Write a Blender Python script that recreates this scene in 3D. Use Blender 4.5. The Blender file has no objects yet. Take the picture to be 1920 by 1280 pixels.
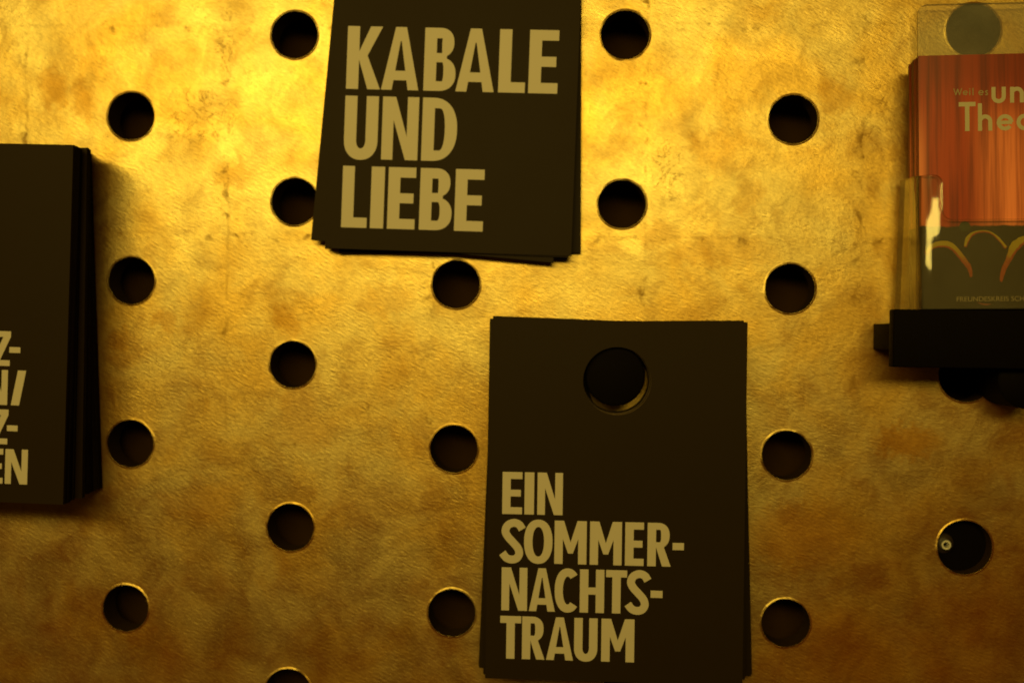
import bpy, bmesh, math, random
from mathutils import Matrix, Vector, noise

random.seed(11)
SC = bpy.context.scene
COL = SC.collection
MM = 0.001

# ------------------------------------------------------------------ camera
cam_d = bpy.data.cameras.new("camera")
cam = bpy.data.objects.new("camera", cam_d)
COL.objects.link(cam)
right = Vector((0.99804771, 0.06104794, 0.01318757))
fwd = Vector((-0.06096535, 0.99811821, -0.0065772))
up = Vector((-0.01356428, 0.00576038, 0.99989141))
m = Matrix((right, up, -fwd)).transposed().to_4x4()
m.translation = Vector((0.03332, -0.49225, 0.01468))
cam.matrix_world = m
cam_d.sensor_fit = 'HORIZONTAL'
cam_d.sensor_width = 36.0
cam_d.lens = 40.0
cam_d.clip_start = 0.01
cam_d.clip_end = 100.0
cam_d.dof.use_dof = True
cam_d.dof.focus_distance = 0.419
cam_d.dof.aperture_fstop = 9.0
SC.camera = cam

# ------------------------------------------------------------------ light
SC.view_settings.view_transform = 'Standard'
SC.view_settings.look = 'None'
SC.view_settings.exposure = 0.0
SC.view_settings.gamma = 1.0
SC.view_settings.use_curve_mapping = False
SC.cycles.use_denoising = True
SC.cycles.max_bounces = 8
SC.cycles.transparent_max_bounces = 16

world = bpy.data.worlds.new("World")
SC.world = world
world.use_nodes = True
bg = world.node_tree.nodes["Background"]
bg.inputs["Color"].default_value = (1.0, 0.36, 0.02, 1)
bg.inputs["Strength"].default_value = 0.022

def area(name, loc, target, size, power, col):
    d = bpy.data.lights.new(name, 'AREA')
    d.shape = 'RECTANGLE'
    d.size, d.size_y = size
    d.energy = power
    d.color = col
    o = bpy.data.objects.new(name, d)
    COL.objects.link(o)
    o.location = loc
    o.rotation_euler = (Vector(target) - Vector(loc)).to_track_quat('-Z', 'Y').to_euler()
    return o

lamp = area("foyer_lamp", (-0.19, -1.20, 0.365), (0.0, 0.0, 0.0), (1.20, 0.18), 10.4, (1.0, 0.70, 0.13))
lamp.rotation_euler.rotate_axis('Z', math.radians(-5))

# ------------------------------------------------------------------ node helpers
def new_mat(name):
    mt = bpy.data.materials.new(name)
    mt.use_nodes = True
    nt = mt.node_tree
    for n in list(nt.nodes):
        nt.nodes.remove(n)
    out = nt.nodes.new("ShaderNodeOutputMaterial")
    return mt, nt, out

class G:
    """small node-graph helper"""
    def __init__(s, nt):
        s.nt = nt
    def n(s, t, **kw):
        x = s.nt.nodes.new(t)
        for k, v in kw.items():
            setattr(x, k, v)
        return x
    def put(s, sock, v):
        if isinstance(v, bpy.types.NodeSocket):
            s.nt.links.new(v, sock)
        else:
            sock.default_value = v
    def math(s, op, a, b=0.0, c=0.0, clamp=False):
        x = s.n("ShaderNodeMath", operation=op, use_clamp=clamp)
        s.put(x.inputs[0], a); s.put(x.inputs[1], b); s.put(x.inputs[2], c)
        return x.outputs[0]
    def ramp(s, v, lo, hi, a=0.0, b=1.0):
        x = s.n("ShaderNodeMapRange", interpolation_type='SMOOTHSTEP')
        s.put(x.inputs[0], v)
        x.inputs[1].default_value = lo; x.inputs[2].default_value = hi
        x.inputs[3].default_value = a; x.inputs[4].default_value = b
        return x.outputs[0]
    def noise(s, vec, scale, detail=2.0, rough=0.5, dist=0.0):
        x = s.n("ShaderNodeTexNoise")
        s.put(x.inputs["Vector"], vec)
        x.inputs["Scale"].default_value = scale
        x.inputs["Detail"].default_value = detail
        x.inputs["Roughness"].default_value = rough
        x.inputs["Distortion"].default_value = dist
        return x.outputs[0]
    def mapping(s, vec, loc=(0, 0, 0), rot=(0, 0, 0), scale=(1, 1, 1)):
        x = s.n("ShaderNodeMapping")
        s.put(x.inputs[0], vec)
        x.inputs[1].default_value = loc; x.inputs[2].default_value = rot; x.inputs[3].default_value = scale
        return x.outputs[0]
    def mix(s, f, a, b, mode='MIX'):
        x = s.n("ShaderNodeMix", data_type='RGBA', blend_type=mode)
        s.put(x.inputs[0], f); s.put(x.inputs[6], a); s.put(x.inputs[7], b)
        return x.outputs[2]
    def coords_mm(s):
        tc = s.n("ShaderNodeTexCoord")
        v = s.n("ShaderNodeVectorMath", operation='SCALE')
        s.put(v.inputs[0], tc.outputs["Object"])
        v.inputs[3].default_value = 1000.0
        return v.outputs[0]
    def xyz(s, vec):
        x = s.n("ShaderNodeSeparateXYZ")
        s.put(x.inputs[0], vec)
        return x.outputs

def rgba(c):
    return (c[0], c[1], c[2], 1.0)

# ------------------------------------------------------------------ gold leaf
def mat_gold():
    mt, nt, out = new_mat("gold_leaf")
    g = G(nt)
    P = g.coords_mm()
    X, Y, Z = g.xyz(P)
    # warped coordinates for patches
    big = g.noise(P, 0.022, 5, 0.6, 0.4)
    mid = g.noise(P, 0.055, 5, 0.60, 0.5)
    fine = g.noise(P, 0.33, 4, 0.6)
    # brushed streaks, running down to the right
    sv = g.mapping(g.mapping(P, rot=(0, math.radians(-27), 0)), scale=(0.30, 1.0, 1.0))
    sv2 = g.mapping(g.mapping(P, rot=(0, math.radians(-16), 0)), scale=(0.26, 1.0, 1.0))
    streak = g.noise(sv, 1.15, 4, 0.62)
    streak2 = g.noise(sv2, 1.9, 3, 0.6)
    base_l = (0.77, 0.645, 0.26)
    base_m = (0.74, 0.515, 0.125)
    brown = (0.50, 0.26, 0.028)
    olive = (0.20, 0.135, 0.020)
    c = g.mix(g.ramp(big, 0.36, 0.66), rgba(base_l), rgba(base_m))
    c = g.mix(g.math('MULTIPLY', g.ramp(mid, 0.50, 0.78), 0.34), c, rgba(brown))
    # rubbed brown patches with a place of their own
    wx = g.math('ADD', X, g.math('MULTIPLY', g.math('SUBTRACT', mid, 0.5), 22.0))
    wz = g.math('ADD', Z, g.math('MULTIPLY', g.math('SUBTRACT', fine, 0.5), 16.0))
    spots = [(-202, 121, 7, 9, .75), (-189, 116, 6, 9, .7), (-121, 83, 9, 6, .5), (-150, 19, 5, 5, .55),
             (-170, 9, 5, 6, .55), (-95, 19, 4, 7, .6), (-53, 29, 11, 7, .4), (-87, -28, 14, 9, .45),
             (3, 60, 16, 6, .3), (90, 94, 9, 9, .45), (93, 52, 22, 7, .4), (172, -29, 13, 7, .9),
             (-150, -130, 12, 14, .5), (128, -70, 24, 14, .85), (-90, -18, 9, 8, .45), (-60, -60, 20, 10, .35),
             (140, -120, 34, 20, .85), (200, -112, 30, 26, .85), (235, -60, 16, 12, .6), (60, -150, 60, 14, .5), (30, -70, 7, 40, .3), (-130, -60, 14, 9, .4),
             (140, 118, 6, 8, .5), (103, 75, 5, 8, .4), (66, 58, 9, 6, .45), (-190, -120, 14, 18, .4)]
    acc = None
    for (sx, sz, rx, rz, k) in spots:
        a = g.math('DIVIDE', g.math('SUBTRACT', wx, sx), rx)
        b = g.math('DIVIDE', g.math('SUBTRACT', wz, sz), rz)
        d = g.math('ADD', g.math('MULTIPLY', a, a), g.math('MULTIPLY', b, b))
        v = g.ramp(d, 0.1, 1.9, k * 0.85, 0.0)
        acc = v if acc is None else g.math('MAXIMUM', acc, v)
    c = g.mix(acc, c, rgba((0.54, 0.28, 0.02)))
    # leaf sheets: edges every 91 mm, tarnish flecks along them
    def seam(coord, off, wob):
        t = g.math('ADD', g.math('DIVIDE', g.math('SUBTRACT', coord, off), 91.4),
                   g.math('MULTIPLY', g.math('SUBTRACT', wob, 0.5), 0.035))
        fr = g.math('FRACT', g.math('ADD', t, 0.5))
        return g.math('MULTIPLY', g.math('SUBTRACT', fr, 0.5), 91.4)     # signed mm from the edge
    wob = g.noise(P, 0.16, 3, 0.6)
    sx = seam(X, -122.6, wob)
    sz = seam(Z, 57.3, wob)
    ax = g.math('ABSOLUTE', sx); az = g.math('ABSOLUTE', sz)
    gate = g.ramp(g.noise(P, 0.10, 4, 0.65), 0.44, 0.66)
    line = g.math('MULTIPLY', g.ramp(ax, 0.15, 1.1, 1.0, 0.0), gate)
    line2 = g.math('MULTIPLY', g.ramp(az, 0.15, 1.1, 1.0, 0.0), gate)
    lines = g.math('MULTIPLY', g.math('MAXIMUM', line, g.math('MULTIPLY', line2, 0.7)), 0.30)
    # flecks on one side of the seam
    near = g.math('MULTIPLY', g.ramp(sx, -7.0, -0.2), g.ramp(sx, -0.1, 0.35, 1.0, 0.0))
    near2 = g.math('MULTIPLY', g.ramp(sz, -5.0, -0.2), g.ramp(sz, -0.1, 0.35, 1.0, 0.0))
    fl = g.ramp(g.noise(P, 0.11, 5, 0.66, 0.4), 0.53, 0.66)
    flk = g.math('MULTIPLY', g.math('MAXIMUM', near, near2), fl)
    # hairline tarnish cracks in loose clusters
    cr = g.math('ABSOLUTE', g.math('SUBTRACT', g.noise(P, 0.085, 5, 0.68, 1.6), 0.5))
    where = None
    for (cx, cz, rx, rz) in ((-136, 108, 20, 14), (-124, 137, 6, 12), (160, 108, 7, 16), (68, 86, 9, 14), (148, 54, 14, 3)):
        a = g.math('DIVIDE', g.math('SUBTRACT', wx, cx), rx)
        b = g.math('DIVIDE', g.math('SUBTRACT', wz, cz), rz)
        v = g.ramp(g.math('ADD', g.math('MULTIPLY', a, a), g.math('MULTIPLY', b, b)), 0.2, 1.5, 1.0, 0.0)
        where = v if where is None else g.math('MAXIMUM', where, v)
    crk = g.math('MULTIPLY', g.ramp(cr, 0.004, 0.022, 1.0, 0.0), where)
    tar = g.math('MULTIPLY', g.math('MAXIMUM', g.math('MAXIMUM', lines, g.math('MULTIPLY', flk, 0.65)), g.math('MULTIPLY', crk, 0.5)), 1.0, clamp=True)
    c = g.mix(tar, c, rgba(olive))
    # streak tint
    tint = g.ramp(streak, 0.30, 0.72, 0.84, 1.08)
    tv = g.n("ShaderNodeCombineXYZ")
    for i in range(3):
        g.put(tv.inputs[i], tint)
    c = g.mix(1.0, c, tv.outputs[0], 'MULTIPLY')
    bs = g.n("ShaderNodeBsdfPrincipled")
    g.put(bs.inputs["Base Color"], c)
    bs.inputs["Metallic"].default_value = 1.0
    r = g.math('ADD', 0.31, g.math('MULTIPLY', g.ramp(g.noise(g.mapping(P, loc=(70, 0, 31)), 0.05, 5, 0.62, 0.6), 0.25, 0.75), 0.12))
    r = g.math('ADD', r, g.math('MULTIPLY', acc, 0.06))
    r = g.math('ADD', r, g.math('MULTIPLY', tar, 0.2))
    g.put(bs.inputs["Roughness"], r)
    h = g.math('ADD', g.math('MULTIPLY', streak, 0.62), g.math('MULTIPLY', streak2, 0.38))
    h = g.math('ADD', h, g.math('MULTIPLY', mid, 0.9))
    bp = g.n("ShaderNodeBump")
    bp.inputs["Strength"].default_value = 1.0
    bp.inputs["Distance"].default_value = 0.00018
    g.put(bp.inputs["Height"], h)
    nt.links.new(bp.outputs[0], bs.inputs["Normal"])
    # thin leaf lets the red-brown bole beneath show through
    un = g.n("ShaderNodeBsdfDiffuse")
    g.put(un.inputs[0], g.mix(mid, rgba((0.22, 0.022, 0.0005)), rgba((0.12, 0.012, 0.0005))))
    nt.links.new(bp.outputs[0], un.inputs["Normal"])
    mx = g.n("ShaderNodeMixShader")
    g.put(mx.inputs[0], g.math('ADD', 0.29, g.math('MULTIPLY', g.ramp(mid, 0.35, 0.75), 0.20)))
    nt.links.new(bs.outputs[0], mx.inputs[1]); nt.links.new(un.outputs[0], mx.inputs[2])
    nt.links.new(mx.outputs[0], out.inputs[0])
    return mt

def mat_simple(name, col, rough=0.5, metallic=0.0, spec=0.5, vary=0.15, scale=0.15, bump=0.0, bscale=2.0):
    mt, nt, out = new_mat(name)
    g = G(nt)
    P = g.coords_mm()
    nz = g.noise(P, scale, 4, 0.6)
    lo = tuple(x * (1 - vary) for x in col); hi = tuple(x * (1 + vary) for x in col)
    bs = g.n("ShaderNodeBsdfPrincipled")
    g.put(bs.inputs["Base Color"], g.mix(nz, rgba(lo), rgba(hi)))
    bs.inputs["Metallic"].default_value = metallic
    bs.inputs["Specular IOR Level"].default_value = spec
    g.put(bs.inputs["Roughness"], g.math('ADD', rough - 0.04, g.math('MULTIPLY', nz, 0.08)))
    if bump:
        bp = g.n("ShaderNodeBump")
        bp.inputs["Distance"].default_value = bump
        g.put(bp.inputs["Height"], g.noise(P, bscale, 3, 0.6))
        nt.links.new(bp.outputs[0], bs.inputs["Normal"])
    nt.links.new(bs.outputs[0], out.inputs[0])
    return mt

def mat_acrylic(name, tint, refl, haze):
    mt, nt, out = new_mat(name)
    g = G(nt)
    P = g.coords_mm()
    nz = g.noise(P, 0.05, 4, 0.6)
    tr = g.n("ShaderNodeBsdfTransparent"); tr.inputs[0].default_value = rgba(tint)
    df = g.n("ShaderNodeBsdfDiffuse"); df.inputs[0].default_value = (0.62, 0.60, 0.50, 1)
    gl = g.n("ShaderNodeBsdfGlossy"); gl.inputs[0].default_value = (1, 1, 1, 1); gl.inputs[1].default_value = 0.085
    m1 = g.n("ShaderNodeMixShader")
    g.put(m1.inputs[0], g.math('MULTIPLY', g.ramp(nz, 0.25, 0.75, 0.7, 1.2), haze))  # pale diffuse mixed in to stand for the haze of room reflections
    nt.links.new(tr.outputs[0], m1.inputs[1]); nt.links.new(df.outputs[0], m1.inputs[2])
    fr = g.n("ShaderNodeFresnel"); fr.inputs[0].default_value = 1.49
    m2 = g.n("ShaderNodeMixShader")
    g.put(m2.inputs[0], g.math('MULTIPLY', fr.outputs[0], refl, clamp=True))
    nt.links.new(m1.outputs[0], m2.inputs[1]); nt.links.new(gl.outputs[0], m2.inputs[2])
    nt.links.new(m2.outputs[0], out.inputs[0])
    return mt

def mat_leaflet():
    """printed front of the leaflet: red stage curtain over a dark auditorium"""
    mt, nt, out = new_mat("leaflet_print")
    g = G(nt)
    P = g.coords_mm()
    X, Y, Z = g.xyz(P)
    fv = g.mapping(P, scale=(1.0, 1.0, 0.035))
    f1 = g.noise(fv, 0.16, 3, 0.55, 0.3)
    f2 = g.noise(fv, 0.75, 3, 0.6)
    f3 = g.noise(fv, 0.36, 2, 0.5)
    fold = g.math('ADD', g.math('ADD', g.math('MULTIPLY', f1, 0.4), g.math('MULTIPLY', f2, 0.28)), g.math('MULTIPLY', f3, 0.32))
    red = g.mix(g.ramp(fold, 0.36, 0.60), rgba((0.14, 0.009, 0.002)), rgba((0.42, 0.042, 0.006)))
    # bright pleats catching the footlights, stronger in the lower middle of the printed curtain
    lightband = g.ramp(g.math('ABSOLUTE', g.math('SUBTRACT', X, 36.0)), 2.0, 19.0, 1.0, 0.0)
    lowband = g.ramp(Z, 92.0, 62.0)
    lobe = g.math('MULTIPLY', g.math('MULTIPLY', lightband, lowband), g.ramp(fold, 0.40, 0.58, 0.40, 1.0))
    lobe = g.math('MAXIMUM', lobe, g.math('MULTIPLY', g.math('MULTIPLY', g.ramp(X, 4.5, 0.6), g.ramp(Z, 88.0, 56.0)), 0.75))
    red = g.mix(lobe, red, rgba((0.95, 0.28, 0.13)))
    top = g.ramp(Z, 78.0, 98.0, 0.0, 0.45)
    red = g.mix(top, red, rgba((0.11, 0.008, 0.002)))
    nzz = g.noise(P, 0.2, 3, 0.6)
    dark = g.mix(nzz, rgba((0.022, 0.015, 0.002)), rgba((0.034, 0.023, 0.003)))
    edge = g.math('ADD', Z, g.math('MULTIPLY', g.math('SUBTRACT', nzz, 0.5), 2.0))
    c = g.mix(g.ramp(edge, 32.4, 33.2), dark, red)
    bs = g.n("ShaderNodeBsdfPrincipled")
    g.put(bs.inputs["Base Color"], c)
    bs.inputs["Roughness"].default_value = 0.34
    nt.links.new(bs.outputs[0], out.inputs[0])
    return mt

def mat_rimlight():
    mt, nt, out = new_mat("printed_rim_light")
    g = G(nt)
    P = g.coords_mm()
    X, Y, Z = g.xyz(P)
    t = g.math('ADD', Z, g.math('MULTIPLY', g.math('SUBTRACT', g.noise(P, 0.4, 3, 0.6), 0.5), 8.0))
    c = g.mix(g.ramp(t, 17.0, 25.0), rgba((0.32, 0.060, 0.004)), rgba((0.38, 0.29, 0.005)))
    bs = g.n("ShaderNodeBsdfPrincipled")
    g.put(bs.inputs["Base Color"], c)
    bs.inputs["Roughness"].default_value = 0.36
    nt.links.new(bs.outputs[0], out.inputs[0])
    return mt

GOLD = mat_gold()
BOARD_EDGE = mat_simple("painted_board_edge", (0.035, 0.018, 0.007), 0.8, spec=0.15, vary=0.4, scale=0.4, bump=0.0003, bscale=0.8)
BACK = mat_simple("dark_wall", (0.030, 0.014, 0.004), 0.9, spec=0.1, vary=0.3, scale=0.05, bump=0.0003, bscale=0.6)
CARD = mat_simple("black_card", (0.0175, 0.0100, 0.0020), 0.52, spec=0.10, vary=0.10, scale=0.03, bump=0.00002, bscale=3.0)
EDGE = mat_simple("black_card_edge", (0.005, 0.0025, 0.002), 0.85, spec=0.05, vary=0.2, scale=0.6)
PUNCHED = mat_simple("bare_punched_paper", (0.30, 0.22, 0.12), 0.8, spec=0.1, vary=0.3, scale=0.3)
INK = mat_simple("pale_print", (0.54, 0.50, 0.48), 0.5, vary=0.05, scale=0.06)
BLACK = mat_simple("black_plastic", (0.0026, 0.0014, 0.0012), 0.65, spec=0.04, vary=0.2, scale=0.2)
STEEL = mat_simple("bare_metal", (0.95, 0.95, 0.95), 0.50, metallic=1.0, vary=0.1, scale=0.8)
DARKPLUG = mat_simple("dark_plug", (0.030, 0.020, 0.014), 0.45, vary=0.2, scale=0.5)
ACRYL = mat_acrylic("clear_acrylic", (0.97, 0.96, 0.93), 0.8, 0.035)
ACRYL_B = mat_acrylic("clear_acrylic_back", (0.99, 0.985, 0.97), 1.5, 0.12)
ACRYL_S = mat_acrylic("clear_acrylic_side", (0.95, 0.94, 0.84), 0.25, 0.06)
ACRYL_SE = mat_acrylic("acrylic_side_edge", (0.66, 0.58, 0.34), 0.5, 0.05)
ACRYL_E = mat_acrylic("acrylic_cut_edge", (0.34, 0.27, 0.14), 0.8, 0.04)
LEAF = mat_leaflet()
LEAF_SIDE = mat_simple("leaflet_red_edge", (0.07, 0.004, 0.003), 0.6, vary=0.25, scale=0.6)
RIM = mat_rimlight()
GLOW = mat_simple("printed_warm_glow", (0.30, 0.055, 0.003), 0.36, vary=0.35, scale=0.5)
GREENISH = mat_simple("printed_dark_olive", (0.037, 0.040, 0.008), 0.4)
LEAF_INK = mat_simple("leaflet_pale_print", (0.46, 0.42, 0.32), 0.42, vary=0.05, scale=0.2)
LEAF_INK_DIM = mat_simple("leaflet_dim_print", (0.29, 0.24, 0.13), 0.42, vary=0.05, scale=0.2)
LEAF_INK_ORANGE = mat_simple("leaflet_orange_print", (0.22, 0.06, 0.02), 0.42, vary=0.05, scale=0.2)

# ------------------------------------------------------------------ object helpers
def tag(o, label=None, cat=None, group=None, kind=None):
    if label: o['label'] = label
    if cat: o['category'] = cat
    if group: o['group'] = group
    if kind: o['kind'] = kind
    return o

def empty(name, loc):
    o = bpy.data.objects.new(name, None)
    o.empty_display_size = 0.01
    COL.objects.link(o)
    o.location = loc
    return o

def link(name, me, mats, parent=None, loc=(0, 0, 0)):
    o = bpy.data.objects.new(name, me)
    for mt in (mats if isinstance(mats, (list, tuple)) else [mats]):
        if mt.name not in [x.name for x in me.materials if x]:
            me.materials.append(mt)
    COL.objects.link(o)
    o.location = loc
    if parent:
        o.parent = parent
    return o

def flat_from_contours(contours, thick=0.0):
    """contours in mm (x, z), even-odd filled; returns a mesh in the XZ plane, facing -Y"""
    cu = bpy.data.curves.new("outline", 'CURVE')
    cu.dimensions = '2D'
    cu.fill_mode = 'BOTH'
    cu.extrude = thick / 2 * MM
    for ct in contours:
        sp = cu.splines.new('POLY')
        sp.points.add(len(ct) - 1)
        for p, (x, z) in zip(sp.points, ct):
            p.co = (x * MM, z * MM, 0, 1)
        sp.use_cyclic_u = True
    ob = bpy.data.objects.new("outline", cu)
    COL.objects.link(ob)
    dg = bpy.context.evaluated_depsgraph_get()
    me = bpy.data.meshes.new_from_object(ob.evaluated_get(dg))
    bpy.data.objects.remove(ob)
    bpy.data.curves.remove(cu)
    me.transform(Matrix(((1, 0, 0, 0), (0, 0, -1, 0), (0, 1, 0, 0), (0, 0, 0, 1))))
    bm = bmesh.new(); bm.from_mesh(me)
    bmesh.ops.remove_doubles(bm, verts=bm.verts, dist=1e-7)
    if thick == 0.0:
        for f in bm.faces:
            f.normal_update()
            if f.normal.y > 0:
                f.normal_flip()
    else:
        bmesh.ops.recalc_face_normals(bm, faces=bm.faces)
    bm.to_mesh(me); bm.free()
    me.materials.clear()
    return me

def circle(cx, cz, r, n=64, wob=0.0, seed=0):
    pts = []
    for i in range(n):
        a = 2 * math.pi * i / n
        rr = r * (1 + wob * noise.noise(Vector((math.cos(a) * 1.6, math.sin(a) * 1.6, seed * 3.7))))
        pts.append((cx + rr * math.cos(a), cz + rr * math.sin(a)))
    return pts

def rrect(x0, z0, x1, z1, r, n=8, corners=(1, 1, 1, 1)):
    """corner order bl, br, tr, tl"""
    out = []
    for (cx, cz, a0, on, px, pz) in ((x0 + r, z0 + r, 180, corners[0], x0, z0), (x1 - r, z0 + r, 270, corners[1], x1, z0),
                                     (x1 - r, z1 - r, 0, corners[2], x1, z1), (x0 + r, z1 - r, 90, corners[3], x0, z1)):
        if not on:
            out.append((px, pz)); continue
        for i in range(n + 1):
            a = math.radians(a0 + 90 * i / n)
            out.append((cx + r * math.cos(a), cz + r * math.sin(a)))
    return out

def lathe_y(profile, n=48, cx=0.0, cz=0.0):
    """profile [(r, y)] in mm, revolved about an axis along Y"""
    bm = bmesh.new()
    rings = []
    for (r, y) in profile:
        if r <= 1e-6:
            rings.append([bm.verts.new((cx * MM, y * MM, cz * MM))])
        else:
            rings.append([bm.verts.new(((cx + r * math.cos(2 * math.pi * i / n)) * MM, y * MM, (cz + r * math.sin(2 * math.pi * i / n)) * MM)) for i in range(n)])
    for a, b in zip(rings[:-1], rings[1:]):
        for i in range(n):
            j = (i + 1) % n
            if len(a) == 1:
                bm.faces.new((a[0], b[j], b[i]))
            elif len(b) == 1:
                bm.faces.new((a[i], a[j], b[0]))
            else:
                bm.faces.new((a[i], a[j], b[j], b[i]))
    bmesh.ops.recalc_face_normals(bm, faces=bm.faces)
    me = bpy.data.meshes.new("lathe")
    bm.to_mesh(me); bm.free()
    return me

def smooth(me, angle=35):
    for p in me.polygons:
        p.use_smooth = True
    try:
        me.set_sharp_from_angle(angle=math.radians(angle))
    except Exception:
        pass
    return me

def box_mesh(x0, x1, y0, y1, z0, z1, bev=0.4):
    bm = bmesh.new()
    bmesh.ops.create_cube(bm, size=1.0)
    for v in bm.verts:
        v.co = Vector(((x0 + x1) / 2 + v.co.x * (x1 - x0), (y0 + y1) / 2 + v.co.y * (y1 - y0), (z0 + z1) / 2 + v.co.z * (z1 - z0))) * MM
    if bev:
        bmesh.ops.bevel(bm, geom=list(bm.edges), offset=bev * MM, segments=3, affect='EDGES', profile=0.5)
    me = bpy.data.meshes.new("box")
    bm.to_mesh(me); bm.free()
    return smooth(me)

# ------------------------------------------------------------------ wall and perforated panel
me = box_mesh(-470, 520, 26, 60, -360, 360, 0)
w = link("wall", me, BACK)
tag(w, kind='structure')

PITCH = 72.0
measured = {(0, 1): (-166.67, 108.62), (0, 3): (-165.62, 36.05), (0, 5): (-165.29, -35.96), (0, 7): (-166.65, -108.85),
            (1, 0): (-93.74, 144.19), (1, 2): (-92.86, 71.38), (1, 4): (-92.94, 0.07), (1, 6): (-93.03, -71.37), (1, 8): (-93.34, -143.9),
            (2, 3): (-21.46, 35.91), (2, 5): (-21.47, -35.54), (2, 7): (-21.48, -106.89), (3, 0): (50.24, 143.78), (3, 2): (49.87, 71.1),
            (3, 4): (49.4, -1.2), (4, 1): (122.1, 107.69), (4, 3): (121.81, 35.59), (4, 5): (121.5, -35.52), (4, 7): (122.09, -107.2),
            (5, 0): (196.6, 145.4), (5, 4): (196.0, -0.1), (5, 6): (196.4, -73.0)}
big_hole = {(5, 6): 11.35, (5, 4): 11.4, (5, 0): 11.2}
PX0, PX1, PZ0, PZ1 = -392.0, 448.0, -290.0, 290.0
holes = []
for c in range(-3, 10):
    for r in range(-4, 13):
        if (c + r) % 2:
            continue
        x, z = (c - 2.3) * PITCH, (4 - r) * PITCH / 2
        # staggered rows: even columns sit on odd half rows
        if (c, r + 1) in measured or True:
            pass
        holes.append((c, r))
holes = []
for c in range(-3, 9):
    for r in range(-4, 13):
        even = (c % 2 == 0)
        ok = (r % 2 == 1) if even else (r % 2 == 0)
        if c == 4 or c % 2 == 0:
            ok = (r % 2 == 1)
        if not ok:
            continue
        x, z = measured.get((c, r), ((c - 2.3) * PITCH, (4 - r) * PITCH / 2))
        if not (PX0 + 25 < x < PX1 - 25 and PZ0 + 25 < z < PZ1 - 25):
            continue
        holes.append((x, z, big_hole.get((c, r), 10.35 + random.uniform(-0.15, 0.15))))

LIP = 0.95
T_PANEL = 13.0
contours = [[(PX0, PZ0), (PX1, PZ0), (PX1, PZ1), (PX0, PZ1)]]
for k, (x, z, r) in enumerate(holes):
    contours.append(circle(x, z, r + LIP, 72))
front = flat_from_contours(contours)
bm = bmesh.new()
bm.from_mesh(front)
for f in bm.faces:
    f.material_index = 0
N = 72
for k, (x, z, r) in enumerate(holes):
    # raised burr of leaf and filler round each drilled hole, then the bore
    prof = [(r + LIP, 0.0, 0), (r + LIP * .80, -0.02, 0), (r + LIP * .52, -0.10, 0), (r + LIP * .30, -0.25, 0), (r + LIP * .16, -0.27, 0),
            (r + 0.03, -0.16, 1), (r, 0.25, 1), (r - 0.02, 2.2, 1), (r - 0.05, T_PANEL, 1)]
    rings = []
    for q, (rr, y, mi) in enumerate(prof):
        ring = []
        for i in range(N):
            a = 2 * math.pi * i / N
            d = Vector((math.cos(a), math.sin(a), 0))
            wv = noise.noise(Vector((d.x * 2.3, d.y * 2.3, k * 5.1))) * 0.14 + noise.noise(Vector((d.x * 8, d.y * 8, k * 3.3))) * 0.10
            r2 = rr + (wv if 0 < q < len(prof) else 0.0)
            y2 = y * (1.0 + 1.3 * noise.noise(Vector((d.x * 3 + 9, d.y * 3, k * 2.7)))) if y < 0 else y
            ring.append(bm.verts.new(((x + r2 * d.x) * MM, y2 * MM, (z + r2 * d.y) * MM)))
        rings.append(ring)
    for q in range(len(prof) - 1):
        for i in range(N):
            j = (i + 1) % N
            f = bm.faces.new((rings[q][i], rings[q + 1][i], rings[q + 1][j], rings[q][j]))
            f.material_index = prof[q + 1][2]
            f.smooth = True
# outer sides and back of the board
cs = [bm.verts.new((px * MM, py * MM, pz * MM)) for py in (0.0, T_PANEL) for (px, pz) in ((PX0, PZ0), (PX1, PZ0), (PX1, PZ1), (PX0, PZ1))]
for i in range(4):
    j = (i + 1) % 4
    f = bm.faces.new((cs[i], cs[i + 4], cs[j + 4], cs[j])); f.material_index = 1
me = bpy.data.meshes.new("panel")
bm.to_mesh(me); bm.free()
me.materials.append(GOLD); me.materials.append(BOARD_EDGE)
panel = bpy.data.objects.new("perforated_panel", me)
COL.objects.link(panel)
tag(panel, "large gold leafed wall panel drilled with staggered rows of round holes", "wall panel")

# ------------------------------------------------------------------ lettering
def quarter(cx, cz, rx, rz, a0, a1, n=14, e=2.3):
    out = []
    for i in range(n + 1):
        a = math.radians(a0 + (a1 - a0) * i / n)
        c, s = math.cos(a), math.sin(a)
        out.append((cx + rx * math.copysign(abs(c) ** (2 / e), c), cz + rz * math.copysign(abs(s) ** (2 / e), s)))
    return out

def bowl(x0, z0, x1, z1, flat):
    """D-shaped contour: straight left side, rounded right side"""
    cx, cz = x0 + flat, (z0 + z1) / 2
    return [(x0, z0)] + [(x0, z1)] + quarter(cx, cz, x1 - cx, (z1 - z0) / 2, 90, -90, 28)

def catmull(pts, n=10):
    P = [pts[0]] + pts + [pts[-1]]
    out = []
    for i in range(1, len(P) - 2):
        p0, p1, p2, p3 = P[i - 1], P[i], P[i + 1], P[i + 2]
        for k in range(n):
            t = k / n
            out.append(tuple(0.5 * ((2 * p1[d]) + (-p0[d] + p2[d]) * t + (2 * p0[d] - 5 * p1[d] + 4 * p2[d] - p3[d]) * t * t + (-p0[d] + 3 * p1[d] - 3 * p2[d] + p3[d]) * t ** 3) for d in (0, 1)))
    out.append(pts[-1])
    return out

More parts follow.
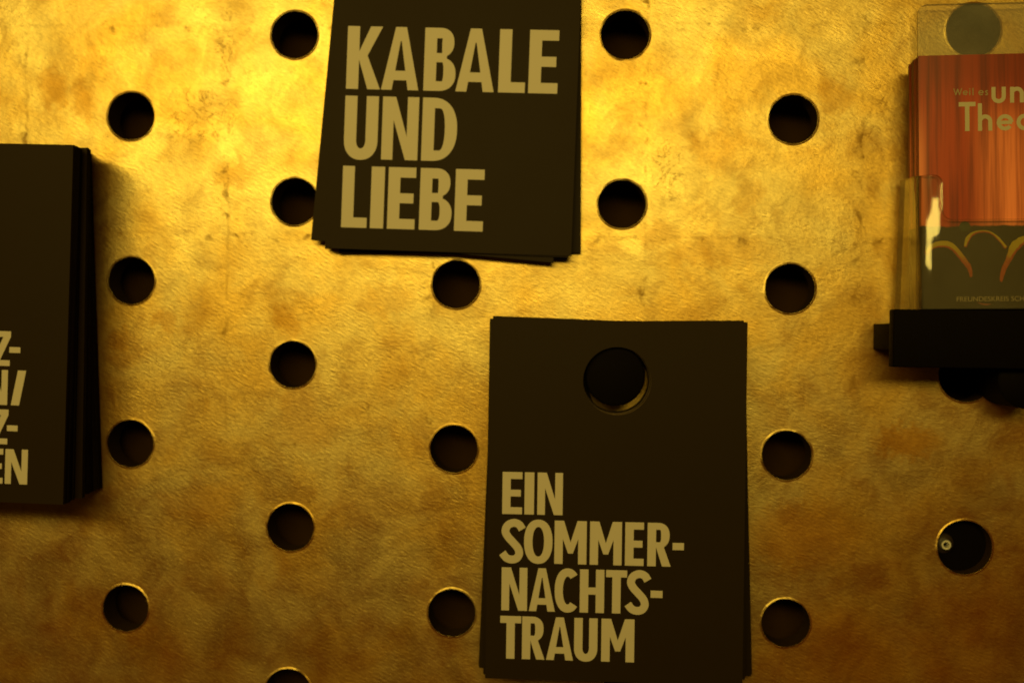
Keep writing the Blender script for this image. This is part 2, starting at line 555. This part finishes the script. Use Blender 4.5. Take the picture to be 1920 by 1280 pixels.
def stroke(line, w, w1=None):
    L, R = [], []
    n = len(line)
    for i, p in enumerate(line):
        a = line[max(0, i - 1)]; b = line[min(n - 1, i + 1)]
        dx, dz = b[0] - a[0], b[1] - a[1]
        l = math.hypot(dx, dz) or 1
        ww = w if w1 is None else w + (w1 - w) * i / (n - 1)
        ox, oz = -dz / l * ww / 2, dx / l * ww / 2
        L.append((p[0] + ox, p[1] + oz)); R.append((p[0] - ox, p[1] - oz))
    return L + R[::-1]

def glyph(ch, w, h, s=None, b=None):
    s = s or 0.195 * h
    b = b or 0.165 * h
    if ch == 'K':
        return [[(0, 0), (0, h), (s, h), (s, .60 * h), (.66 * w, h), (w, h), (.585 * w, .535 * h), (.97 * w, 0), (.61 * w, 0), (s, .47 * h), (s, 0)]]
    if ch == 'A':
        f = .285 * w
        ap = .80 * h
        il = lambda z: f + (.492 * w - f) * z / ap
        z0, z1 = .155 * h, .305 * h
        return [[(0, 0), (.35 * w, h), (.64 * w, h), (w, 0), (w - f, 0), (w - il(z0), z0), (il(z0), z0), (f, 0)],
                [(il(z1), z1), (w - il(z1), z1), (w - il(ap * .97), ap * .97), (il(ap * .97), ap * .97)]]
    if ch == 'B':
        wt, zw = .93 * w, .535 * h
        outer = [(0, 0), (0, h)] + quarter(.48 * w, (h + zw) / 2 + .0 * h, wt - .48 * w, (h - zw) / 2, 90, -62, 22)
        outer += quarter(.46 * w, zw / 2, w - .46 * w, zw / 2, 66, -90, 24)
        return [outer, bowl(s, .60 * h, wt - s * .98, h - b, .18 * w), bowl(s, b * .92, w - s, .455 * h, .18 * w)]
    if ch == 'D':
        return [bowl(0, 0, w, h, .30 * w), bowl(s, b, w - s, h - b, .14 * w)]
    if ch == 'R':
        zb = .42 * h
        outer = [(0, 0), (0, h)] + quarter(.44 * w, (h + zb) / 2, .94 * w - .44 * w, (h - zb) / 2, 90, -58, 24)
        outer += [(.70 * w, .44 * h), (w, 0), (w - .37 * w, 0), (s, .44 * h), (s, 0)]
        return [outer, bowl(s, .555 * h, .94 * w - s, h - b * .95, .16 * w)]
    if ch == 'E':
        return [[(0, 0), (0, h), (w, h), (w, h - b), (s, h - b), (s, .58 * h), (.93 * w, .58 * h), (.93 * w, .42 * h), (s, .42 * h), (s, b), (w, b), (w, 0)]]
    if ch == 'L':
        return [[(0, 0), (0, h), (s, h), (s, b), (w, b), (w, 0)]]
    if ch == 'I':
        return [[(0, 0), (0, h), (w, h), (w, 0)]]
    if ch == 'N':
        return [[(0, 0), (0, h), (.36 * w, h), (w - s * .93, .37 * h), (w - s * .93, h), (w, h), (w, 0), (.66 * w, 0), (s * .93, .63 * h), (s * .93, 0)]]
    if ch == 'M':
        t = .26 * w
        return [[(0, 0), (0, h), (.29 * w, h), (.5 * w, .50 * h), (.71 * w, h), (w, h), (w, 0), (w - t, 0), (w - t, .58 * h), (.575 * w, .245 * h), (.425 * w, .245 * h), (t, .58 * h), (t, 0)]]
    if ch == 'U':
        z = .30 * h
        outer = [(0, h)] + quarter(w / 2, z - .0, w / 2, z + .015 * h, 180, 360, 28, 2.2) + [(w, h), (w - s, h)]
        inner = quarter(w / 2, z, w / 2 - s, z - b * 1.0, 360, 180, 24, 2.1) + [(s, h)]
        return [outer + inner]
    if ch == 'H':
        return [[(0, 0), (0, h), (s, h), (s, .585 * h), (w - s, .585 * h), (w - s, h), (w, h), (w, 0), (w - s, 0), (w - s, .42 * h), (s, .42 * h), (s, 0)]]
    if ch == 'T':
        c = w / 2
        return [[(0, h), (w, h), (w, h - b), (c + s / 2, h - b), (c + s / 2, 0), (c - s / 2, 0), (c - s / 2, h - b), (0, h - b)]]
    if ch == 'O':
        return [quarter(w / 2, h / 2, w / 2, h / 2 + .012 * h, 0, 358, 60, 2.25), quarter(w / 2, h / 2, w / 2 - s, h / 2 - b * .95, 0, 358, 60, 2.15)]
    if ch == 'C':
        r = s * .97
        line = quarter(w * .56, h / 2, w * .56 - r / 2, h / 2 - r * .43, 48, 312, 40, 2.2)
        return [stroke(line, r)]
    if ch == 'S':
        pts = [(.93, .775), (.79, .885), (.55, .925), (.29, .865), (.185, .73), (.30, .60), (.52, .475), (.735, .345), (.805, .215), (.69, .105), (.46, .073), (.23, .115), (.06, .225)]
        return [stroke(catmull([(x * w, z * h) for x, z in pts]), s * .93)]
    if ch == 'Z':
        return [[(0, 0), (0, b * .95), (w - .42 * w, h - b), (.04 * w, h - b), (.04 * w, h), (w, h), (w, h - b * .95), (.42 * w, b), (w * .97, b), (w * .97, 0)]]
    if ch == '/':
        t = .57 * w
        return [[(0, 0), (w - t, h), (w, h), (t, 0)]]
    if ch == '-':
        return [[(0, .385 * h), (0, .55 * h), (w, .55 * h), (w, .385 * h)]]
    raise KeyError(ch)

def lettering(lines):
    cts = []
    for (z0, z1, gl) in lines:
        for (ch, x0, x1) in gl:
            for ct in glyph(ch, x1 - x0, z1 - z0):
                cts.append([(x0 + x, z0 + z) for x, z in ct])
    return flat_from_contours(cts)

# ------------------------------------------------------------------ hanging postcards
TH = 0.80
HOLE_R = 13.9
CW, CH, HTOP = 105.0, 148.0, 24.7
ct = [[(-CW / 2, HTOP - CH), (CW / 2, HTOP - CH), (CW / 2, HTOP), (-CW / 2, HTOP)], circle(0, 0, HOLE_R, 72)]
card_me = flat_from_contours(ct, TH)
card_me.materials.append(CARD); card_me.materials.append(EDGE); card_me.materials.append(PUNCHED)
for p in card_me.polygons:
    p.material_index = 0 if abs(p.normal.y) > 0.9 else (2 if math.hypot(p.center.x, p.center.z) < 14.5 * MM else 1)

def place_card(o, x, y, z, deg):
    """deg: counter-clockwise as seen from the front"""
    o.location = (x * MM, y * MM, z * MM)
    o.rotation_euler = (0, -math.radians(deg), 0)

KAB = [(-54.81, -27.98, [('K', -46.61, -31.47), ('A', -31.45, -15.38), ('B', -13.22, 0.36), ('A', 0.56, 16.94), ('L', 18.82, 30.17), ('E', 31.62, 44.0)]),
       (-84.65, -57.76, [('U', -46.68, -32.17), ('N', -30.37, -14.74), ('D', -13.11, 1.9)]),
       (-114.13, -87.79, [('L', -46.62, -35.61), ('I', -34.15, -28.4), ('E', -26.76, -14.91), ('B', -13.01, 0.85), ('E', 2.12, 14.42)])]
EIN = [(-55.32, -38.01, [('E', -46.4, -38.24), ('I', -37.25, -33.33), ('N', -31.97, -21.58)]),
       (-75.31, -57.57, [('S', -46.66, -37.36), ('O', -37.21, -25.53), ('M', -24.7, -11.55), ('M', -10.19, 2.83), ('E', 4.18, 11.79), ('R', 13.28, 22.81), ('-', 23.48, 28.08)]),
       (-95.01, -77.30, [('N', -46.26, -35.67), ('A', -34.91, -24.21), ('C', -24.36, -14.88), ('H', -14.05, -4.08), ('T', -3.4, 5.2), ('S', 5.05, 14.3), ('-', 14.83, 19.67)]),
       (-114.87, -97.28, [('T', -46.6, -37.98), ('R', -37.52, -28.16), ('A', -27.56, -16.49), ('U', -16.11, -6.58), ('M', -5.0, 8.46)])]
LFT = [(-66.97, -52.68, [('Z', 20.82, 28.44), ('-', 27.91, 32.57)]),
       (-83.10, -68.67, [('N', 18.66, 27.59), ('/', 29.16, 35.32)]),
       (-99.32, -84.98, [('Z', 20.7, 28.32), ('-', 27.8, 32.32)]),
       (-115.59, -101.24, [('E', 19.66, 26.55), ('N', 27.47, 37.04)])]

first_card = None
def stack(clumps, depth, front_label, rest_label, group, lines):
    """clumps, back to front: (share, x, z, deg, jitter) where x, z is the punched hole's centre"""
    global first_card
    n = int(round((depth - 0.6) / (TH + 0.02)))
    total = sum(c[0] for c in clumps)
    seq = []
    for c in clumps:
        seq += [c] * max(1, int(round(n * c[0] / total)))
    seq = seq[:n - 1]
    while len(seq) < n - 1:
        seq.append(clumps[-1])
    seq.append(clumps[-1])
    for i, (sh, x, z, deg, jit) in enumerate(seq):
        y = -(0.6 + (i + 0.5) * (TH + 0.02))
        last = i == n - 1
        if first_card is None:
            o = bpy.data.objects.new("postcard", card_me)
            first_card = o
        else:
            o = first_card.copy()
        COL.objects.link(o)
        j = 0 if last else jit
        place_card(o, x + random.uniform(-1, 1) * j * .35, y, z + random.uniform(-1, 1) * j * .35, deg + random.uniform(-1, 1) * j * .35)
        tag(o, front_label if last else rest_label, "postcard", group)
        if last:
            t = link("lettering", lettering(lines), INK, o, (0, -(TH / 2 + 0.06) * MM, 0))
    return

stack([(3, -21.4, 172.6, 0.65, .3), (2, -20.9, 172.0, -2.2, .5), (3, -21.1, 172.5, -4.8, .25), (1, -21.0, 172.3, -1.9, .2), (1.6, -21.1, 172.5, -1.36, 0.15)], 9.0,
      "black postcard printed KABALE UND LIEBE in large pale capitals, foremost in its stack",
      "plain black card edge peeking out behind the KABALE UND LIEBE postcard",
      "postcards in the stack at the top of the panel", KAB)
stack([(4, 48.0, -4.0, -0.5, .5), (5, 50.2, -6.2, 1.9, .5), (3, 48.6, -4.6, 1.0, .5), (5, 48.0, -4.0, -1.64, .4), (3, 47.9, -4.2, 0.9, .4), (3, 47.6, -4.1, -0.3, .3), (4, 48.07, -4.0, 0.0, .25)], 25.0,
      "black postcard printed EIN SOMMERNACHTSTRAUM in pale capitals, round hole on a peg",
      "plain black card edge peeking out behind the EIN SOMMERNACHTSTRAUM postcard",
      "postcards in the stack hung low in the middle", EIN)
stack([(8, -235.6, 65.0, 2.7, .3), (7, -234.8, 65.2, 1.9, .5), (4, -231.2, 66.4, 0.6, .25), (6, -232.4, 66.0, 0.4, .6), (3, -228.6, 66.3, -0.2, .25), (7, -231.0, 66.2, -0.7, .5), (7, -229.3, 66.2, -1.04, .12)], 36.0,
      "black postcard cut by the left edge, pale capitals ending Z- N/ Z- EN",
      "plain black card seen edge on in the thick stack at the far left",
      "postcards in the thick stack at the left edge", LFT)

# ------------------------------------------------------------------ pegs
def peg_mesh(r, y_front, y_back):
    return smooth(lathe_y([(0, y_front), (r - 1.2, y_front), (r - .5, y_front + .25), (r, y_front + .9), (r, -0.7), (r, -0.55), (9.6, -0.5), (9.6, y_back), (0, y_back)], 56), 30)
for (x, z, yf, r, lab) in ((47.35, -2.1, -22.5, 12.3, "black round peg carrying the EIN SOMMERNACHTSTRAUM postcards"),
                           (-21.3, 174.4, -8.0, 11.75, "black round peg carrying the KABALE UND LIEBE postcards at the top edge"),
                           (-233.8, 68.0, -35.0, 10.2, "black round peg carrying the thick stack at the far left")):
    me = peg_mesh(r, yf, 12.0)
    o = link("peg", me, BLACK, None, (x * MM, 0, z * MM))
    tag(o, lab, "peg", "black pegs the cards hang on")

# ------------------------------------------------------------------ bolt in a hole at the lower right
root = empty("hollow_bolt", (189.2 * MM, 0.0, -72.4 * MM))
tag(root, "small hollow metal bolt tip glinting inside the lower right hole", "bolt")
link("shank", smooth(lathe_y([(1.7, 3.2), (2.6, 3.4), (4.3, 5.2), (4.4, 26.0)], 32)), DARKPLUG, root)
link("tip", smooth(lathe_y([(1.15, 6.0), (1.15, 1.3), (1.35, 1.0), (1.95, 1.0), (2.25, 1.4), (2.25, 4.2)], 32), 50), STEEL, root)
link("black_disc", lathe_y([(0, 6.5), (11.1, 6.5), (11.1, 12.0)], 40, 7.2, -0.6), BLACK, root)  # plain black disc closing the hole behind the bolt tip
link("bore", lathe_y([(0, 5.0), (1.14, 5.0)], 24), BLACK, root)

# ------------------------------------------------------------------ leaflet holder
hr = empty("leaflet_holder", (221.0 * MM, 0.0, 3.6 * MM))
tag(hr, "clear acrylic leaflet holder with a black base bar, fixed at the right edge", "leaflet holder")
HO = Vector((168.0, 26.6))          # lower left corner of the acrylic pocket (mm)
TILT = math.radians(1.0)
def hw(u, v):
    c, s = math.cos(TILT), math.sin(TILT)
    return HO.x + u * c - v * s, HO.y + u * s + v * c
def to_world(me):
    me.transform(Matrix.Translation((HO.x * MM, 0, HO.y * MM)) @ Matrix.Rotation(-TILT, 4, 'Y'))
    return me
def child(name, me, mats):
    me.transform(Matrix.Translation((-221.0 * MM, 0, -3.6 * MM)))
    return link(name, me, mats, hr)
def sheet_mats(me, main=0, edge=1):
    for p in me.polygons:
        p.material_index = main if abs(p.normal.y) > 0.9 else edge
    return me

PW = 107.0
# back plate
me = flat_from_contours([rrect(5.6, -2.0, PW - 5.6, 127.6, 4.2, corners=(0, 0, 1, 1))], 2.4)
me.transform(Matrix.Translation((0, -6.2 * MM, 0)))
me.materials.append(ACRYL_B); me.materials.append(ACRYL_E)
sheet_mats(me)
child("back_plate", to_world(me), [ACRYL_B, ACRYL_E])

# front panel with its U-shaped cut-out and rounded corners, wrapped round the corners of the pocket
def front_outline():
    L = []
    cut0, cut1, cutz, topz = 8.7, PW - 8.7, 35.6, 53.4
    L += [(0, 0), (PW, 0), (PW, topz)]
    r = 3.2
    L += [(cut1 + r + r * math.cos(math.radians(a)) - 0, topz - r + r * math.sin(math.radians(a))) for a in range(90, 181, 10)]
    r2 = 3.8
    L += [(cut1 - r2 + r2 * math.cos(math.radians(a)), cutz + r2 + r2 * math.sin(math.radians(a))) for a in range(0, -91, -10)]
    L += [(cut0 + r2 + r2 * math.cos(math.radians(a)), cutz + r2 + r2 * math.sin(math.radians(a))) for a in range(270, 179, -10)]
    L += [(cut0 - r + r * math.cos(math.radians(a)), topz - r + r * math.sin(math.radians(a))) for a in range(0, 91, 10)]
    L += [(0, topz)]
    return L
me = flat_from_contours([front_outline()], 2.0)
bm = bmesh.new(); bm.from_mesh(me)
# cut columns so the ends can be bent round
for zz in range(2, 53, 3):
    bmesh.ops.bisect_plane(bm, geom=list(bm.verts) + list(bm.edges) + list(bm.faces), plane_co=(0, 0, zz * MM), plane_no=(0, 0, 1))
for xx in [7.0, PW - 7.0, 0.15, 0.4, 0.8, 1.3, 1.9, 2.6, 3.4, 4.4, 5.6, PW - 5.6, PW - 4.4, PW - 3.4, PW - 2.6, PW - 1.9, PW - 1.3, PW - 0.8, PW - 0.4, PW - 0.15]:
    bmesh.ops.bisect_plane(bm, geom=list(bm.verts) + list(bm.edges) + list(bm.faces), plane_co=(xx * MM, 0, 0), plane_no=(1, 0, 0))
for f in bm.faces:
    f.material_index = 0 if abs(f.normal.y) > 0.9 else 1
    f.smooth = True
R = 4.6
for v in bm.verts:
    x = v.co.x / MM
    d = x if x < PW / 2 else PW - x
    if d < R:
        t = (R - d) / R
        v.co.y += (1 - math.sqrt(max(0, 1 - t * t))) * R * MM * 0.95
    # the corner is slightly lobed, a shape made to catch the lamp as a glint
    v.co.y += 1.0 * MM * math.sin(v.co.z / MM / 7.0 + 2.6) * max(0.0, 1 - d / 7.5)
    v.co.y += v.co.z * 0.045
bm.to_mesh(me); bm.free()
me.transform(Matrix.Translation((0, -31.2 * MM, 0)))
me.materials.append(ACRYL); me.materials.append(ACRYL_E)
try:
    me.set_sharp_from_angle(angle=math.radians(50))
except Exception:
    pass
child("front_panel", to_world(me), [ACRYL, ACRYL_E])

# side walls, deeper at the foot than at the top
def side(u, sgn):
    bm = bmesh.new()
    t = 2.2
    pts = [(-27.4, 0.0), (-27.4, 53.4), (-6.5, 54.3), (-5.5, 0.0)]
    flare = [0, 0, 0.4, 2.4]
    a = [bm.verts.new(((u - sgn * fl) * MM, y * MM, v * MM)) for (y, v), fl in zip(pts, flare)]
    b = [bm.verts.new(((u + sgn * (t - fl)) * MM, y * MM, v * MM)) for (y, v), fl in zip(pts, flare)]
    f0 = bm.faces.new(a); f1 = bm.faces.new(b[::-1])
    for i in range(4):
        f = bm.faces.new((a[i], b[i], b[(i + 1) % 4], a[(i + 1) % 4])); f.material_index = 1
    bmesh.ops.recalc_face_normals(bm, faces=bm.faces)
    me = bpy.data.meshes.new("side"); bm.to_mesh(me); bm.free()
    me.materials.append(ACRYL_S); me.materials.append(ACRYL_SE)
    return to_world(me)
child("side_wall", side(-1.2, 1), [ACRYL_S, ACRYL_SE])
child("side_wall", side(PW + 1.2, -1), [ACRYL_S, ACRYL_SE])

child("base_bar", box_mesh(156.5, 287.5, -33.8, -26.8, 3.6, 26.5, 0.5), BLACK)
child("rail", box_mesh(157.0, 287.0, -26.75, -0.6, 10.3, 21.0, 0.3), BLACK)
me = smooth(lathe_y([(0, -27), (10.2, -27), (11.2, -26.2), (11.3, -25.0), (11.3, -0.6)], 48), 40)
me.transform(Matrix.Translation((211.0 * MM, 0, -1.2 * MM)))
child("mounting_knob", me, BLACK)

# ------------------------------------------------------------------ leaflets in the holder
LW, LH, LT = 105.0, 101.2, 0.85
leaf_me = flat_from_contours([[(0, 0), (LW, 0), (LW, LH), (0, LH)]], LT)
leaf_me.materials.append(LEAF); leaf_me.materials.append(LEAF_SIDE)
sheet_mats(leaf_me)
def place_leaf(o, u, y, v, deg):
    X, Z = hw(u, v)
    o.location = (X * MM, y * MM, Z * MM)
    o.rotation_euler = (0, -math.radians(deg), 0)
lf = None
NL = 21
for i in range(NL):
    y = -8.4 - i * (LT + 0.04)
    o = bpy.data.objects.new("leaflet", leaf_me) if lf is None else lf.copy()
    lf = lf or o
    COL.objects.link(o)
    last = i == NL - 1
    back = 1.0 - i / (NL - 1)
    place_leaf(o, 0.7 + (0 if last else random.uniform(-.3, .3)) + 1.0 * back, y, 0.35 + (0 if last else random.uniform(-.15, .1)), 1.3 if last else 1.15 + random.uniform(-.25, .25))
    tag(o, "foremost red leaflet in the holder, printed with a curtain, audience heads and pale lettering" if last else
        "red leaflet stacked edge on behind the foremost one in the clear holder", "leaflet", "leaflets in the clear holder")
front_leaf = o

# printing on the foremost leaflet: positions measured in the panel plane, turned into leaflet coordinates
fx, fz = front_leaf.location.x / MM, front_leaf.location.z / MM
def lw(X, Z):
    a = math.radians(1.3)
    dx, dz = X - fx, Z - fz
    return dx * math.cos(a) + dz * math.sin(a), -dx * math.sin(a) + dz * math.cos(a)
def print_on(name, cts, mat, lift):
    me = flat_from_contours(cts)
    link(name, me, mat, front_leaf, (0, -(LT / 2 + lift) * MM, 0))
YF = 0.05
# soft-edged head outlines
def conv(pts):
    return [lw(*p) for p in pts]
def tapered(pts, ws):
    line = catmull(pts, 6)
    n = len(line)
    L, Rr = [], []
    for i, p in enumerate(line):
        a = line[max(0, i - 1)]; b = line[min(n - 1, i + 1)]
        dx, dz = b[0] - a[0], b[1] - a[1]
        l = math.hypot(dx, dz) or 1
        t = i / (n - 1) * (len(ws) - 1)
        k = min(int(t), len(ws) - 2)
        w = ws[k] + (ws[k + 1] - ws[k]) * (t - k)
        w *= 1 + 0.25 * noise.noise(Vector((p[0] * .9, p[1] * .9, 3)))
        ox, oz = -dz / l * w / 2, dx / l * w / 2
        L.append((p[0] + ox, p[1] + oz)); Rr.append((p[0] - ox, p[1] - oz))
    return L + Rr[::-1]
arc1 = [(170.6, 49.6), (171.38, 50.27), (173.18, 52.1), (175.53, 53.1), (178.67, 53.2), (180.77, 52.4), (182.63, 50.8), (184.76, 48.2), (186.63, 45.8), (187.96, 43.9), (188.51, 42.0), (188.68, 40.3)]
arc2 = [(185.9, 52.2), (186.69, 55.0), (188.42, 57.2), (191.33, 58.3), (194.86, 58.2), (197.22, 57.0), (199.6, 54.8), (201.9, 51.9)]
arc3 = [(216.5, 55.5), (213.0, 56.4), (210.69, 55.9), (208.1, 55.0), (205.53, 53.0), (204.2, 51.0), (203.3, 48.8), (202.2, 46.2), (200.9, 43.4), (200.3, 40.9), (199.9, 38.6)]
def glow(pts, off):
    return [(x + off[0], z + off[1]) for x, z in pts]
print_on("audience_glow", [tapered(conv(glow(arc1, (-.25, -.45))), [1.0, 1.7, 2.3, 2.3, 2.0, 1.9, 1.6, .9])], GLOW, 0.046)
print_on("audience_glow", [tapered(conv(glow(arc2, (.1, -.35))), [1.0, 1.8, 1.3, .8, .8, .9, 1.2, 1.3])], GLOW, 0.050)
print_on("audience_glow", [tapered(conv(glow(arc3, (.35, -.45))), [1.2, 2.0, 2.6, 3.6, 3.0, 2.2, 1.8, 1.5, .9])], GLOW, 0.054)
print_on("audience_outline", [tapered(conv(arc1), [.9, 1.5, 1.9, 1.8, 1.5, 1.4, 1.0, .6])], RIM, 0.06)
print_on("audience_outline", [tapered(conv(arc2), [.7, 1.5, .8, .35, .35, .5, .8, .9])], RIM, 0.075)
print_on("audience_outline", [tapered(conv(arc3), [.8, 1.4, 1.8, 3.0, 2.4, 1.6, 1.2, 1.0, .6])], RIM, 0.09)
print_on("audience_head", [[lw(185.7 + 2.2 * math.cos(t / 20 * 2 * math.pi), 60.0 + 2.1 * math.sin(t / 20 * 2 * math.pi)) for t in range(20)]], GREENISH, 0.045)

# rounded sans letters
def ring_arc(cx, cz, rx, rz, a0, a1, w, n=26):
    return stroke([(cx + rx * math.cos(math.radians(a0 + (a1 - a0) * i / n)), cz + rz * math.sin(math.radians(a0 + (a1 - a0) * i / n))) for i in range(n + 1)], w)
def small(ch, x, z, xh, cap, t):
    """strokes of one letter; returns contour list and advance. z is the baseline."""
    r = xh / 2
    if ch == 'W':
        w = cap * 1.25
        return [[(x, z + cap), (x + t, z + cap), (x + w * .28, z + t * 2), (x + w * .5 - t * .5, z + cap * .93), (x + w * .5 + t * .5, z + cap * .93), (x + w * .72, z + t * 2), (x + w - t, z + cap), (x + w, z + cap), (x + w * .75, z), (x + w * .68, z), (x + w * .5, z + cap * .62), (x + w * .32, z), (x + w * .25, z)]], w
    if ch == 'e':
        return [ring_arc(x + r, z + r, r - t / 2, r - t / 2, -38, -360, t), [(x + t * .8, z + r - t * .45), (x + 2 * r - t * .3, z + r - t * .45), (x + 2 * r - t * .3, z + r + t * .45), (x + t * .8, z + r + t * .45)]], 2 * r
    if ch == 'i':
        return [[(x, z), (x + t, z), (x + t, z + xh), (x, z + xh)], circle(x + t / 2, z + xh + t * 1.3, t * .62, 16)], t
    if ch == 'l':
        return [[(x, z), (x + t, z), (x + t, z + cap * 1.05), (x, z + cap * 1.05)]], t
    if ch == 's':
        pts = [(.88, .80), (.55, .90), (.22, .74), (.5, .53), (.80, .30), (.5, .1), (.12, .2)]
        return [stroke(catmull([(x + a * xh * .62, z + b * xh) for a, b in pts], 6), t * .95)], xh * .66
    if ch == 'u':
        w = xh * .86
        return [stroke([(x + t / 2, z + xh)] + [(x + w / 2 - (w - t) / 2 * math.cos(math.radians(a)), z + w / 2 - (w - t) / 2 * math.sin(math.radians(a))) for a in range(0, 181, 9)] + [(x + w - t / 2, z + xh)], t)], w
    if ch in 'nh':
        w = xh * .86
        top = z + xh
        arch = stroke([(x + t / 2, z + xh * .5)] + [(x + w / 2 - (w - t) / 2 * math.cos(math.radians(a)), top - w / 2 + (w - t) / 2 * math.sin(math.radians(a))) for a in range(0, 181, 9)] + [(x + w - t / 2, z)], t)
        hh = cap if ch == 'h' else xh
        return [arch, [(x, z), (x + t, z), (x + t, z + hh), (x, z + hh)]], w
    if ch == 'a':
        return [ring_arc(x + r, z + r, r - t / 2, r - t / 2, 0, 359.9, t), [(x + 2 * r - t, z), (x + 2 * r, z), (x + 2 * r, z + xh), (x + 2 * r - t, z + xh)]], 2 * r
    if ch == 'T':
        w = cap * .57
        return [[(x, z + cap - t), (x + w, z + cap - t), (x + w, z + cap), (x, z + cap)], [(x + w / 2 - t / 2, z), (x + w / 2 + t / 2, z), (x + w / 2 + t / 2, z + cap - t), (x + w / 2 - t / 2, z + cap - t)]], w
    return [], xh * .5
def text_print(name, items, mat, lift):
    """items: (char, X, Z, x-height, cap, stroke); every stroke a hair above the one before so none coincide"""
    bm = bmesh.new()
    k = 0
    for (ch, X, Z, xh, cap, t) in items:
        x, z = lw(X, Z)
        cts, adv = small(ch, x, z, xh, cap, t)
        for ctt in cts:
            me = flat_from_contours([ctt])
            me.transform(Matrix.Translation((0, -(k % 3) * 0.012 * MM, 0)))
            bm.from_mesh(me)
            bpy.data.meshes.remove(me)
            k += 1
    me = bpy.data.meshes.new(name)
    bm.to_mesh(me); bm.free()
    link(name, me, mat, front_leaf, (0, -(LT / 2 + lift) * MM, 0))
text_print("slogan_lettering", [('W', 180.4, 112.3, 2.0, 2.8, .38), ('e', 184.15, 112.35, 1.95, 2.8, .38), ('i', 186.65, 112.35, 1.95, 2.8, .42), ('l', 187.9, 112.35, 1.95, 2.8, .42),
                                ('e', 190.2, 112.3, 2.1, 2.8, .42), ('s', 192.75, 112.3, 2.1, 2.8, .42)], LEAF_INK_DIM, 0.05)
text_print("slogan_lettering", [('u', 195.4, 109.15, 6.5, 8.4, 1.6), ('n', 202.6, 109.4, 6.3, 8.4, 1.6),
                                ('T', 182.8, 98.0, 6.4, 11.6, 1.75), ('h', 190.3, 98.15, 6.5, 11.0, 1.6), ('e', 197.6, 98.25, 6.5, 11, 1.55), ('a', 205.3, 98.35, 6.6, 11, 1.6)], LEAF_INK, 0.05)
# line of small capitals along the foot
cu = bpy.data.curves.new("footer", 'FONT')
cu.body = "FREUNDESKREIS SCH"
cu.size = 2.75 * MM
ob = bpy.data.objects.new("footer", cu)
COL.objects.link(ob)
me = bpy.data.meshes.new_from_object(ob.evaluated_get(bpy.context.evaluated_depsgraph_get()))
bpy.data.objects.remove(ob)
me.transform(Matrix(((1, 0, 0, 0), (0, 0, -1, 0), (0, 1, 0, 0), (0, 0, 0, 1))))
wd = max(v.co.x for v in me.vertices)
for v in me.vertices:
    v.co.x *= 26.6 * MM / wd
me.materials.clear()
a, b = lw(182.8, 30.0)
link("footer_lettering", me, LEAF_INK_DIM, front_leaf, (a * MM, -(LT / 2 + 0.05) * MM, b * MM))
print_on("footer_mark", [tapered(conv([(191.2, 29.75), (192.8, 29.2), (194.6, 28.95), (196.4, 29.1)]), [.2, .5, .6, .2])], LEAF_INK_ORANGE, 0.05)
